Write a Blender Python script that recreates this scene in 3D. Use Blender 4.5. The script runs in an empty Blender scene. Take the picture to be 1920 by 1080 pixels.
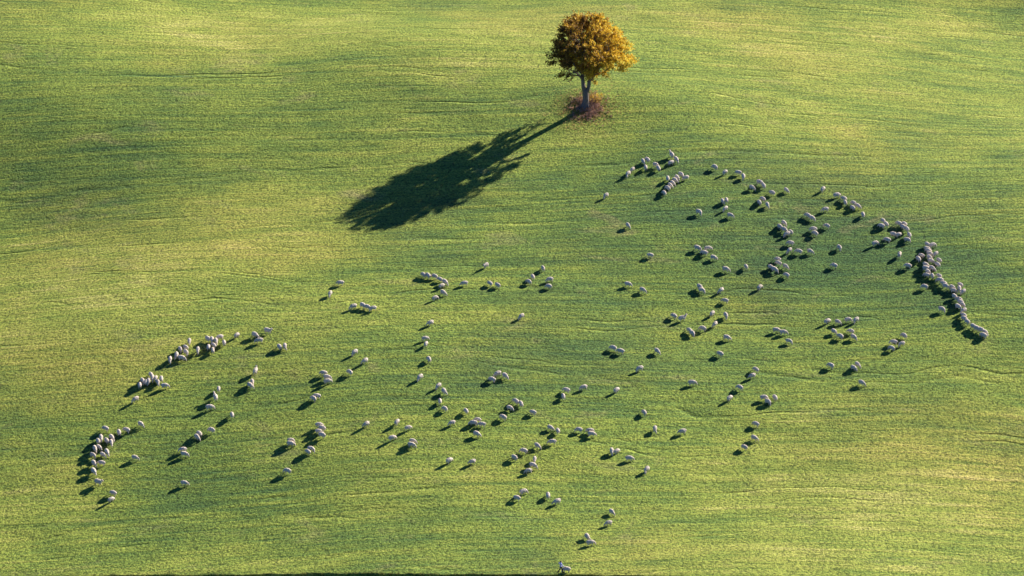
import bpy, bmesh, math, random
import numpy as np
from mathutils import Vector, Matrix, noise
R = math.radians
scene = bpy.context.scene
COL = scene.collection

# ---------------------------------------------------------------- camera, sky, sun, exposure
F, PITCH, HCAM = 6500.0, R(30), 265.0          # focal length in photo pixels, downward pitch, height in m
cam = bpy.data.cameras.new("camera"); camo = bpy.data.objects.new("camera", cam); COL.objects.link(camo)
camo.location = (0, 0, HCAM); camo.rotation_euler = (R(90) - PITCH, 0, 0)
cam.sensor_width = 36.0; cam.lens = F / 1920 * 36.0; cam.clip_start = 1.0; cam.clip_end = 20000
scene.camera = camo

SUN_EL, SUN_AZ = R(22), R(41)                # azimuth counted from +X towards +Y (away from the camera)
world = bpy.data.worlds.new("World"); scene.world = world; world.use_nodes = True
wn, wl = world.node_tree.nodes, world.node_tree.links
wn.clear()
sky = wn.new("ShaderNodeTexSky"); sky.sky_type = 'NISHITA'; sky.sun_disc = False
sky.sun_elevation = SUN_EL; sky.altitude = 1500; sky.dust_density = 0.3; sky.ozone_density = 10.0; sky.sun_rotation = R(90) - SUN_AZ
bg = wn.new("ShaderNodeBackground"); bg.inputs[1].default_value = 0.05
wo = wn.new("ShaderNodeOutputWorld"); wl.new(sky.outputs[0], bg.inputs[0]); wl.new(bg.outputs[0], wo.inputs[0])
sl = bpy.data.lights.new("sun", 'SUN'); sl.energy = 5.0; sl.angle = R(0.5); sl.color = (1.0, 0.91, 0.76)
so = bpy.data.objects.new("sun", sl); COL.objects.link(so)
sd = Vector((math.cos(SUN_AZ) * math.cos(SUN_EL), math.sin(SUN_AZ) * math.cos(SUN_EL), math.sin(SUN_EL)))
so.rotation_euler = sd.to_track_quat('Z', 'Y').to_euler(); so.location = (80, 700, 200)
vs = scene.view_settings
vs.view_transform = 'Standard'; vs.look = 'None'; vs.gamma = 1.0; vs.use_curve_mapping = False
vs.exposure = 1.65

# ---------------------------------------------------------------- helpers
def link(name, me, parent=None):
    o = bpy.data.objects.new(name, me); COL.objects.link(o)
    if parent: o.parent = parent
    return o

def tag(o, label=None, cat=None, group=None, kind=None):
    if label: o['label'] = label
    if cat: o['category'] = cat
    if group: o['group'] = group
    if kind: o['kind'] = kind
    return o

def mat(name, rough=0.9):
    m = bpy.data.materials.new(name); m.use_nodes = True
    n = m.node_tree.nodes; b = n["Principled BSDF"]; b.inputs["Roughness"].default_value = rough
    b.inputs["Specular IOR Level"].default_value = 0.15
    return m, n, m.node_tree.links, b

def ramp(n, stops):
    r = n.new("ShaderNodeValToRGB"); e = r.color_ramp.elements
    while len(e) < len(stops): e.new(0.5)
    for k, (p, c) in enumerate(stops):
        e[k].position = p; e[k].color = (*c, 1) if len(c) == 3 else c
    return r

def tex(n, l, src, scale, detail=4, rough=0.55, stretch=None, rot=0.0, dist=0.0):
    mp = n.new("ShaderNodeMapping"); l.new(src, mp.inputs[0])
    if stretch: mp.inputs["Scale"].default_value = stretch
    mp.inputs["Rotation"].default_value = (0, 0, rot)
    t = n.new("ShaderNodeTexNoise"); l.new(mp.outputs[0], t.inputs["Vector"])
    t.inputs["Scale"].default_value = scale; t.inputs["Detail"].default_value = detail
    t.inputs["Roughness"].default_value = rough; t.inputs["Distortion"].default_value = dist
    return t.outputs[0]

def math_n(n, l, op, a, b=None, clamp=False):
    m = n.new("ShaderNodeMath"); m.operation = op; m.use_clamp = clamp
    for k, v in enumerate((a, b)):
        if v is None: continue
        if isinstance(v, (int, float)): m.inputs[k].default_value = v
        else: l.new(v, m.inputs[k])
    return m.outputs[0]

def mixc(n, l, fac, a, b, mode='MIX'):
    m = n.new("ShaderNodeMix"); m.data_type = 'RGBA'; m.blend_type = mode
    for s, v in ((m.inputs[0], fac), (m.inputs[6], a), (m.inputs[7], b)):
        if isinstance(v, (int, float)): s.default_value = v
        elif isinstance(v, tuple): s.default_value = (*v, 1)
        else: l.new(v, s)
    return m.outputs[2]

# ---------------------------------------------------------------- terrain height
TX0, TY0, TS, TNX = -120.0, 345.0, 15.0, 17
COEF = np.array([0,-1,-5,-12,-12,-7,-3,-1,2,9,13,8,4,2,0,0,0,0,-6,-34,-67,-54,-25,-5,8,18,54,75,37,13,4,-1,-1,0,-1,-17,-81,-118,-60,-22,6,32,26,72,100,37,3,-13,-13,-3,0,-2,-26,-103,-119,-79,-90,-62,-5,-39,-47,-21,20,9,-34,-23,-5,0,-3,-32,-112,-126,-70,-71,-58,16,-11,-6,-46,-25,-23,-78,-50,-12,-1,-3,-27,-88,-87,-29,-48,-14,39,-11,29,-35,-24,35,-72,-84,-23,-2,-2,-19,-49,-51,-26,-36,27,36,4,1,11,26,61,20,-24,-10,-1,-6,-38,-71,-27,24,0,3,22,51,3,-11,-51,-15,80,62,18,2,-12,-70,-104,-32,6,7,2,9,15,33,49,29,-2,42,61,26,4,-20,-101,-129,-81,-33,18,-35,-8,9,31,57,37,38,60,71,39,7,-23,-101,-97,-111,-83,-11,-69,26,19,-7,85,60,70,41,77,55,10,-16,-51,31,58,79,71,-9,42,21,33,108,28,11,-33,35,30,4,-4,-14,36,55,32,10,41,83,40,37,39,30,52,-37,-53,-46,-15,19,53,67,63,49,43,89,150,84,80,15,-3,-7,-33,-65,-93,-33,22,55,33,20,11,-34,-45,9,-29,48,19,-11,-39,-13,-107,-163,-56,9,20,11,4,-25,-65,-83,-98,-140,-72,-59,-68,-90,-102,-186,-161,-46,1,4,5,2,-12,-26,-32,-46,-60,-38,-31,-34,-44,-56,-78,-54,-14,0,0,1,0,-2,-3,-4,-6,-7,-5,-4,-4,-6,-8,-10,-6,-1,0,0,0,0,0,0,0,0,0,0,0,0,0,0,0,0,0], float) / 100.0
CEN = np.array([(TX0 + TS * (k % TNX), TY0 + TS * (k // TNX)) for k in range(len(COEF))])
TREE = (12.4, 516.0)
def hills(x, y):
    x = np.asarray(x, float); y = np.asarray(y, float); sh = x.shape; x1, y1 = x.ravel(), y.ravel()
    h = np.zeros(x1.size)
    for k in range(0, x1.size, 20000):
        a, b = x1[k:k + 20000, None], y1[k:k + 20000, None]
        h[k:k + 20000] = np.exp(-((a - CEN[None, :, 0]) ** 2 + (b - CEN[None, :, 1]) ** 2) / (2 * TS * TS)) @ COEF
    h = h.reshape(sh)
    h += 1.5 * np.exp(-((x - TREE[0] - 6.5) ** 2 / (2 * 12.0 ** 2) + (y - TREE[1] - 1.0) ** 2 / (2 * 6.5 ** 2)))
    h += 0.5 * np.exp(-((x - TREE[0]) ** 2 + (y - TREE[1]) ** 2) / (2 * 2.6 ** 2))
    return h
DROP = 0.75
def ray(px, py):
    u, v = (px - 960) / F, (py - 540) / F
    return Vector((u, math.cos(PITCH) - v * math.sin(PITCH), -(math.sin(PITCH) + v * math.cos(PITCH))))
def at(px, py, up=0.0):
    "world point under the given pixel of the photograph, `up` metres above the field"
    d = ray(px, py); h = 0.0
    for _ in range(6):
        t = (h + up - HCAM) / d.z; p = Vector((0, 0, HCAM)) + d * t
        h = float(hills(p.x, p.y))
    return Vector((p.x, p.y, h))

EP = [at(px, py) for px, py in ((-700, 1086), (0, 1081.5), (250, 1079), (520, 1077), (800, 1077.3), (1060, 1078), (1190, 1079.5), (1300, 1082), (1600, 1086), (2600, 1092))]
def edge_y(x):
    "the field ends along this line; a grass bank drops from it to the track"
    x = np.asarray(x, float)
    return np.interp(x, [p.x for p in EP], [p.y for p in EP]) + 0.10 * np.sin(x * 0.9) + 0.06 * np.sin(x * 2.3 + 1)

# ---------------------------------------------------------------- ground: one sheet out to the horizon
def axis(lo, hi, step, far):
    a = list(np.arange(lo, hi + 1e-6, step)); s = step
    l, r = lo, hi
    while r < far: s *= 1.25; r += s; l -= s; a = [l] + a + [r]
    return np.array(a)
def ground():
    xs = axis(-118, 118, 0.8, 6000)
    q = [-60, -40, -25, -14, -8, -6, -5, -4.2, -3.4, -2.6, -1.8, -1.2, -0.7, -0.35, -0.12, 0.0, 0.3] + list(np.arange(1.0, 250, 0.8))
    s = 0.8; r = q[-1]
    while r < 6000: s *= 1.25; r += s; q.append(r)
    s = 20; r = q[0]
    while r > -600: s *= 1.4; r -= s; q.insert(0, r)
    q = np.array(q)
    X, Q = np.meshgrid(xs, q)
    Y = Q + edge_y(np.clip(X, -150, 150))
    Z = hills(X, Y)
    ze = hills(X, edge_y(np.clip(X, -150, 150)))
    k = np.clip(-Q / 0.35, 0, 1)
    Z = np.where(Q < 0, ze - DROP * k, Z)
    Z = np.where(Q < -14, np.minimum(Z, ze - DROP), Z)
    n, m = X.shape
    co = np.stack([X, Y, Z], -1).reshape(-1, 3)
    idx = np.arange(n * m).reshape(n, m)
    f = np.stack([idx[:-1, :-1], idx[:-1, 1:], idx[1:, 1:], idx[1:, :-1]], -1).reshape(-1, 4)
    me = bpy.data.meshes.new("ground")
    me.vertices.add(len(co)); me.vertices.foreach_set("co", co.ravel())
    me.loops.add(f.size); me.loops.foreach_set("vertex_index", f.ravel())
    me.polygons.add(len(f)); me.polygons.foreach_set("loop_start", np.arange(0, f.size, 4)); me.polygons.foreach_set("loop_total", np.full(len(f), 4))
    me.polygons.foreach_set("use_smooth", np.ones(len(f), bool))
    # how dry (yellow) the turf is, patch by patch
    dry = np.full(X.shape, 0.44)
    for (px, py, amp, rad) in DRY:
        c = at(px, py)
        dry += amp * np.exp(-((X - c.x) ** 2 + ((Y - c.y) * 0.7) ** 2) / (2 * rad * rad))
    a = me.attributes.new("dryness", 'FLOAT', 'POINT'); a.data.foreach_set("value", dry.ravel())
    me.update(); me.validate()
    return me
DRY = [(150, 50, .12, 16), (500, 60, .16, 16), (900, 60, .13, 16), (1300, 60, .10, 20), (1750, 120, .12, 22), (1500, 240, .12, 14),
       (250, 270, -.22, 12), (20, 250, -.12, 10), (700, 220, .02, 12), (560, 400, .1, 10), (150, 480, .15, 14), (150, 620, .22, 13),
       (420, 560, .15, 12), (480, 830, -.12, 14), (330, 700, -.05, 10), (1150, 420, -.2, 12), (1400, 400, -.22, 14), (1650, 470, -.25, 13),
       (1850, 520, -.12, 12), (1100, 640, -.05, 14), (1450, 700, 0, 12), (1250, 230, -.15, 6), (60, 1040, .2, 10), (500, 1040, .1, 14),
       (1100, 1040, .12, 12), (1500, 950, .13, 15), (1800, 850, .16, 15), (1800, 1020, .14, 14), (1700, 740, -.05, 6), (1700, 340, 0, 9)]

m, n, l, b = mat("turf", 0.95)
geo = n.new("ShaderNodeNewGeometry").outputs["Position"]
at_ = n.new("ShaderNodeAttribute"); at_.attribute_name = "dryness"; dryv = at_.outputs["Fac"]
patch = tex(n, l, geo, 0.045, 5, 0.6, (0.55, 1, 1), 0.04, 0.3)
patch2 = tex(n, l, geo, 0.30, 4, 0.6, (0.35, 1, 1), -0.03)
streak = tex(n, l, geo, 1.0, 4, 0.6, (0.045, 0.75, 0.5), 0.02, 0.15)
streak2 = tex(n, l, geo, 1.0, 3, 0.65, (0.05, 1.7, 0.5), -0.015, 0.15)
blade = tex(n, l, geo, 2.9, 3, 0.8, (0.9, 0.9, 1), 0.3)
fine = tex(n, l, geo, 6.5, 2, 0.8)
v = math_n(n, l, 'ADD', dryv, math_n(n, l, 'MULTIPLY', math_n(n, l, 'SUBTRACT', patch, 0.5), 0.9))
v = math_n(n, l, 'ADD', v, math_n(n, l, 'MULTIPLY', math_n(n, l, 'SUBTRACT', patch2, 0.5), 0.7))
v = math_n(n, l, 'ADD', v, math_n(n, l, 'MULTIPLY', math_n(n, l, 'SUBTRACT', streak, 0.5), 0.75))
v = math_n(n, l, 'ADD', v, math_n(n, l, 'MULTIPLY', math_n(n, l, 'SUBTRACT', streak2, 0.5), 0.85))
v = math_n(n, l, 'ADD', v, math_n(n, l, 'MULTIPLY', math_n(n, l, 'SUBTRACT', fine, 0.5), 1.0), clamp=True)
cr = ramp(n, [(0.0, (0.036, 0.084, 0.028)), (0.3, (0.083, 0.140, 0.029)), (0.55, (0.152, 0.202, 0.034)), (0.8, (0.225, 0.250, 0.050)), (1.0, (0.32, 0.305, 0.10))])
l.new(v, cr.inputs[0])
col = cr.outputs[0]
# broad patches of browner, older turf
brown = tex(n, l, geo, 0.028, 4, 0.6, (0.6, 1, 1), 0.02, 0.4)
br = ramp(n, [(0.50, (0, 0, 0)), (0.66, (1, 1, 1))]); l.new(brown, br.inputs[0])
col = mixc(n, l, math_n(n, l, 'MULTIPLY', br.outputs[0], 0.45), col, (1.12, 0.86, 0.95), 'MULTIPLY')
# worn straw coloured and earthy spots
spot = tex(n, l, geo, 0.16, 5, 0.7, (0.6, 1, 1), 0.0, 0.6)
sr = ramp(n, [(0.58, (0, 0, 0)), (0.78, (1, 1, 1))]); l.new(spot, sr.inputs[0])
sf = math_n(n, l, 'MULTIPLY', sr.outputs[0], math_n(n, l, 'MULTIPLY', fine, 1.3), clamp=True)
col = mixc(n, l, sf, col, (0.22, 0.19, 0.09))
# blades: pale tips, and the shade in the gaps painted into the colour
gr = ramp(n, [(0.36, (0.22, 0.25, 0.29)), (0.49, (0.97, 0.97, 0.97)), (0.63, (1.75, 1.68, 1.6))]); l.new(blade, gr.inputs[0])
col = mixc(n, l, 0.9, col, gr.outputs[0], 'MULTIPLY')
l.new(col, b.inputs["Base Color"])
# wheel lines: thin furrows that run along the field
mp = n.new("ShaderNodeMapping"); l.new(geo, mp.inputs[0])
warp = tex(n, l, geo, 0.02, 3, 0.5)
sep = n.new("ShaderNodeSeparateXYZ"); l.new(geo, sep.inputs[0])
yy = math_n(n, l, 'ADD', sep.outputs[1], math_n(n, l, 'MULTIPLY', warp, 26.0))
ph = math_n(n, l, 'SINE', math_n(n, l, 'MULTIPLY', yy, 0.62))
ph2 = math_n(n, l, 'SINE', math_n(n, l, 'ADD', math_n(n, l, 'MULTIPLY', yy, 0.395), 1.3))
rut = math_n(n, l, 'POWER', math_n(n, l, 'MAXIMUM', ph, 0.0), 60.0)
rut2 = math_n(n, l, 'POWER', math_n(n, l, 'MAXIMUM', ph2, 0.0), 90.0)
gate = tex(n, l, geo, 1.0, 3, 0.6, (0.035, 0.16, 1))
gt = ramp(n, [(0.50, (0, 0, 0)), (0.66, (1, 1, 1))]); l.new(gate, gt.inputs[0])
rt = math_n(n, l, 'MULTIPLY', math_n(n, l, 'ADD', rut, rut2), gt.outputs[0])
hgt = math_n(n, l, 'MULTIPLY', blade, 0.42)
hgt = math_n(n, l, 'ADD', hgt, math_n(n, l, 'MULTIPLY', fine, 0.07))
hgt = math_n(n, l, 'ADD', hgt, math_n(n, l, 'MULTIPLY', tex(n, l, geo, 0.9, 3, 0.6, (0.5, 1, 1)), 0.22))
hgt = math_n(n, l, 'ADD', hgt, math_n(n, l, 'MULTIPLY', streak2, 0.16))
hgt = math_n(n, l, 'SUBTRACT', hgt, math_n(n, l, 'MULTIPLY', rt, 0.34))
hgt = math_n(n, l, 'ADD', hgt, math_n(n, l, 'MULTIPLY', tex(n, l, geo, 0.07, 3, 0.5, (0.7, 1, 1), 0.1, 0.5), 1.5))
hgt = math_n(n, l, 'ADD', hgt, math_n(n, l, 'MULTIPLY', streak, 0.30))
bp = n.new("ShaderNodeBump"); bp.inputs["Strength"].default_value = 1.0; bp.inputs["Distance"].default_value = 1.0
l.new(hgt, bp.inputs["Height"]); l.new(bp.outputs[0], b.inputs["Normal"])
TURF = m
g = link("ground", ground()); g.data.materials.append(TURF); tag(g, kind='structure')

# ---------------------------------------------------------------- stony track under the bank
m, n, l, b = mat("track_gravel")
geo = n.new("ShaderNodeNewGeometry").outputs["Position"]
vo = n.new("ShaderNodeTexVoronoi"); vo.inputs["Scale"].default_value = 4.0; l.new(geo, vo.inputs["Vector"])
c1 = mixc(n, l, vo.outputs["Distance"], (0.50, 0.44, 0.42), (0.10, 0.08, 0.07))
c2 = mixc(n, l, tex(n, l, geo, 0.8, 4), c1, (0.30, 0.24, 0.20))
l.new(c2, b.inputs["Base Color"])
bp = n.new("ShaderNodeBump"); bp.inputs["Distance"].default_value = 0.12; bp.inputs["Strength"].default_value = 1; bp.invert = True
l.new(vo.outputs["Distance"], bp.inputs["Height"]); l.new(bp.outputs[0], b.inputs["Normal"])
bm = bmesh.new(); prev = None
for k in range(0, 261):
    x = -130 + k; e = float(edge_y(x)); z = float(hills(x, e)) - DROP + 0.02
    row = [bm.verts.new((x, e - q, z)) for q in (0.40, 1.5, 3.2)]
    if prev:
        for a in range(2): bm.faces.new((prev[a], prev[a + 1], row[a + 1], row[a]))
    prev = row
me = bpy.data.meshes.new("track"); bm.to_mesh(me); bm.free(); me.materials.append(m)
tag(link("track", me), kind='structure')

class Blob:
    "a growing list of balls, turned into one mesh at the end"
    def __init__(self): self.v, self.f, self.n = [], [], 0
    def mesh(self, name):
        me = bpy.data.meshes.new(name); me.from_pydata(np.concatenate(self.v).tolist(), [], [list(q) for f in self.f for q in f]); return me
UNIT = {}
def unit(seg):
    if seg not in UNIT:
        rg = max(4, seg - 3); v = [(0, 0, 1)]
        for i in range(1, rg):
            t = math.pi * i / rg
            v += [(math.sin(t) * math.cos(6.283185 * k / seg), math.sin(t) * math.sin(6.283185 * k / seg), math.cos(t)) for k in range(seg)]
        v.append((0, 0, -1)); f = [(0, 1 + k, 1 + (k + 1) % seg) for k in range(seg)]
        for i in range(rg - 2):
            a = 1 + i * seg; f += [(a + k, a + seg + k, a + seg + (k + 1) % seg, a + (k + 1) % seg) for k in range(seg)]
        a = 1 + (rg - 2) * seg; f += [(a + k, len(v) - 1, a + (k + 1) % seg) for k in range(seg)]
        UNIT[seg] = (np.array(v), f)
    return UNIT[seg]
def add_ball(bm, mtx, seg):
    v, f = unit(seg); M = np.array(mtx)
    bm.v.append(v @ M[:3, :3].T + M[:3, 3]); bm.f.append([[q + bm.n for q in p] for p in f]); bm.n += len(v)

rnd = random.Random(4)
def blades(name, spots, mt, h=0.3, w=0.05, per=7, spread=0.15, lean=0.5):
    vs_, fs_ = [], []
    for (x, y, z) in spots:
        for k in range(per):
            a = rnd.uniform(0, 6.283); r = rnd.uniform(0, spread); hh = h * rnd.uniform(.5, 1.15)
            px, py = x + r * math.cos(a), y + r * math.sin(a)
            d = rnd.uniform(0, 6.283); lx, ly = lean * hh * math.cos(a), lean * hh * math.sin(a)
            c, s = w * math.cos(d), w * math.sin(d); i = len(vs_)
            vs_ += [(px - c, py - s, z - .02), (px + c, py + s, z - .02), (px + lx * .5 + c * .7, py + ly * .5 + s * .7, z + hh * .65), (px + lx, py + ly, z + hh)]
            fs_ += [(i, i + 1, i + 2), (i, i + 2, i + 3)]
    me = bpy.data.meshes.new(name); me.from_pydata(vs_, [], fs_); me.materials.append(mt)
    return link(name, me)
def leafmat(name, c1, c2, trans=0.3, scale=3.0):
    m, n, l, b = mat(name, 0.7)
    geo = n.new("ShaderNodeNewGeometry").outputs["Position"]
    cc = mixc(n, l, tex(n, l, geo, scale, 3, 0.7), c1, c2); l.new(cc, b.inputs["Base Color"])
    t = n.new("ShaderNodeBsdfTranslucent"); l.new(cc, t.inputs[0])
    ms = n.new("ShaderNodeMixShader"); ms.inputs[0].default_value = trans
    l.new(b.outputs[0], ms.inputs[1]); l.new(t.outputs[0], ms.inputs[2])
    l.new(ms.outputs[0], n["Material Output"].inputs[0])
    return m
grass_m = leafmat("bank_grass", (0.12, 0.17, 0.03), (0.32, 0.30, 0.10))
sp = []
for k in range(2600):
    x = rnd.uniform(-125, 125); q = rnd.choice((rnd.gauss(0, .12), -rnd.uniform(.3, 3.0) if rnd.random() < .4 else rnd.gauss(-.25, .2)))
    y = float(edge_y(x)) + q
    z = float(hills(x, float(edge_y(x)))) - DROP * min(1, max(0, -q / .35))
    sp.append((x, y, z))
tag(blades("bank_grass", sp, grass_m, 0.14, 0.04, 7, 0.14), kind='stuff', label="ragged pale grass tufts along the dark field edge at the bottom", cat="grass")
# pale stones on the track
bm = Blob()
for k in range(900):
    x = rnd.uniform(-120, 120); e = float(edge_y(x)); q = rnd.uniform(.38, 2.6); r = rnd.uniform(.05, .16)
    mtx = Matrix.Translation((x, e - q, float(hills(x, e)) - DROP + r * .35)) @ Matrix.Rotation(rnd.uniform(0, 6), 4, 'Z') @ Matrix.Diagonal((r * 1.3, r, r * .7, 1))
    add_ball(bm, mtx, 6)
me = bm.mesh("stones")
m, n, l, b = mat("pale_stone"); geo = n.new("ShaderNodeNewGeometry").outputs["Position"]
l.new(mixc(n, l, tex(n, l, geo, 2.0), (0.55, 0.5, 0.46), (0.25, 0.2, 0.18)), b.inputs["Base Color"]); me.materials.append(m)
tag(link("stones", me), kind='stuff', label="pale stones strewn along the track at the bottom edge", cat="stones")

# ---------------------------------------------------------------- sheep
def ball(bm, p, r, sx=1, sy=1, sz=1, rot=0.0, seg=10):
    mtx = Matrix.Translation(p) @ Matrix.Rotation(rot, 4, 'Z') @ Matrix.Diagonal((r * sx, r * sy, r * sz, 1))
    add_ball(bm, mtx, seg)
def chain(bm, pts, step=0.5, seg=10, sy=1.0):
    "pts: (x, y, z, r); overlapping balls with interpolated radius"
    for a, c in zip(pts[:-1], pts[1:]):
        pa, pc = Vector(a[:3]), Vector(c[:3]); L = (pc - pa).length
        k = max(1, int(L / (step * min(a[3], c[3])) + 1))
        for i in range(k + 1):
            t = i / k; ball(bm, pa.lerp(pc, t), a[3] * (1 - t) + c[3] * t, sy=sy, seg=seg)
def fuse(bm, name, voxel, smooth=4):
    me = bm.mesh(name)
    o = bpy.data.objects.new(name, me); COL.objects.link(o)
    r = o.modifiers.new("r", 'REMESH'); r.mode = 'VOXEL'; r.voxel_size = voxel; r.use_smooth_shade = True
    s = o.modifiers.new("s", 'SMOOTH'); s.factor = 0.5; s.iterations = smooth
    dg = bpy.context.evaluated_depsgraph_get()
    out = bpy.data.meshes.new_from_object(o.evaluated_get(dg)); out.name = name
    bpy.data.objects.remove(o); bpy.data.meshes.remove(me)
    return out
wool, n, l, b = mat("wool", 1.0)
geo = n.new("ShaderNodeTexCoord").outputs["Object"]
oi = n.new("ShaderNodeObjectInfo")
wc = mixc(n, l, tex(n, l, geo, 5.0, 4, 0.7), (0.30, 0.245, 0.21), (0.80, 0.72, 0.63))
wc = mixc(n, l, math_n(n, l, 'MULTIPLY', oi.outputs["Random"], 0.35), wc, (0.50, 0.42, 0.34))
l.new(wc, b.inputs["Base Color"])
bp = n.new("ShaderNodeBump"); bp.inputs["Distance"].default_value = 0.04; bp.inputs["Strength"].default_value = 1
l.new(tex(n, l, geo, 22, 3), bp.inputs["Height"]); l.new(bp.outputs[0], b.inputs["Normal"])
face, n, l, b = mat("sheep_face", 0.8)
geo = n.new("ShaderNodeTexCoord").outputs["Object"]
l.new(mixc(n, l, tex(n, l, geo, 9.0), (0.38, 0.30, 0.26), (0.58, 0.51, 0.46)), b.inputs["Base Color"])

def make_sheep(name, head, turn, legs, seed):
    """head: 0 grazing, 1 raised; turn: bend of the neck to the left (+) or right (-); legs: stride offsets"""
    bm = Blob()
    # trunk: deep chest, belly that narrows, full rump; head end at +X
    for x, z, ry, rz in ((-.44, .62, .19, .22), (-.36, .62, .25, .28), (-.24, .62, .29, .305), (-.10, .62, .305, .32), (.06, .62, .305, .32), (.20, .62, .285, .305), (.32, .62, .24, .275), (.40, .62, .18, .21)):
        ball(bm, (x, 0.03 * turn * max(0, x), z), 1, .17, ry, rz, seg=14)
    c, s = math.cos(turn), math.sin(turn)
    if head == 0:
        nk = [(.42, 0, .62, .17), (.42 + .19 * c, .19 * s, .50, .13), (.42 + .30 * c, .30 * s, .34, .10)]
        hd = [(.42 + .32 * c, .32 * s, .28, .085), (.42 + .38 * c, .38 * s, .15, .062), (.42 + .40 * c, .40 * s, .07, .045)]
        er = (.42 + .29 * c, .29 * s, .31)
    else:
        nk = [(.40, 0, .68, .17), (.40 + .17 * c, .17 * s, .84, .125), (.40 + .24 * c, .24 * s, .97, .10)]
        hd = [(.40 + .27 * c, .27 * s, 1.00, .088), (.40 + .40 * c, .40 * s, .94, .065), (.40 + .47 * c, .47 * s, .90, .047)]
        er = (.40 + .22 * c, .22 * s, 1.04)
    chain(bm, nk, 0.35, 12); chain(bm, hd, 0.35, 10)
    for k in (-1, 1):                                     # ears sideways
        chain(bm, [(er[0] - k * s * .07, er[1] + k * c * .07, er[2], .034), (er[0] - k * s * .18, er[1] + k * c * .18, er[2] - .03, .024)], 0.5, 8)
    for k, (sx, sy) in enumerate(((.31, .13), (.31, -.13), (-.36, .14), (-.36, -.14))):
        d = legs[k]
        if sx > 0:                                        # fore leg: shoulder, wrist, hoof
            chain(bm, [(sx, sy, .48, .10), (sx + d * .5, sy, .27, .050), (sx + d, sy, .035, .038)], 0.5, 8)
        else:                                             # hind leg: thigh, hock pointing back, shank, hoof
            chain(bm, [(sx, sy, .50, .14), (sx + .07 + d * .3, sy, .36, .085), (sx - .05 + d * .7, sy, .24, .048), (sx - .02 + d, sy, .035, .038)], 0.5, 8)
    chain(bm, [(-.60, 0, .66, .05), (-.64, 0, .50, .035)], 0.5, 8)   # tail
    me = fuse(bm, name, 0.024, 3)
    me.materials.append(wool); me.materials.append(face)
    hx, hy, hz = hd[1][:3]
    for v in me.vertices:
        p = v.co; onhead = (Vector((hx, hy, hz)) - p).length < .19 and (p - Vector(hd[0][:3])).length < .25
        if p.z > .27 and not onhead:
            q = noise.noise(p * 9 + Vector((seed, 0, 0))) * .055 + noise.noise(p * 20 + Vector((seed, 3, 0))) * .03
            v.co = p + Vector((v.normal.x, v.normal.y, v.normal.z)) * q
    for f in me.polygons:
        p = f.center
        if (p.z < .26 and (Vector((hx, hy, 0)) - Vector((p.x, p.y, 0))).length > .2) or (Vector((hx, hy, hz)) - p).length < .15: f.material_index = 1
        f.use_smooth = True
    return me
SHEEP = [make_sheep("sheep", 0, 0.0, (.05, -.04, -.03, .05), 1), make_sheep("sheep", 0, 0.7, (-.06, .06, .05, -.04), 2),
         make_sheep("sheep", 0, -0.7, (.02, -.08, .06, 0), 3), make_sheep("sheep", 0, 0.3, (.10, -.08, -.08, .10), 4),
         make_sheep("sheep", 1, 0.2, (.08, -.06, -.08, .08), 5)]
WORD = ["", "second", "third", "fourth", "fifth", "sixth", "seventh", "eighth"]
def place_word(k, n, ax, phrase):
    lo, hi = (("leftmost", "rightmost") if ax == 'x' else ("topmost", "lowest"))
    if n == 2: lo, hi = (("left", "right") if ax == 'x' else ("upper", "lower"))
    if k == 0: return lo
    if k == n - 1: return hi
    if n == 3: return "middle"
    if k >= n / 2 and n > 4 : return ["", "second", "third", "fourth", "fifth"][n - 1 - k] + (" from the right" if ax == 'x' else " from the bottom")
    return WORD[k] + (" from the left" if ax == 'x' else " from the top")
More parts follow.
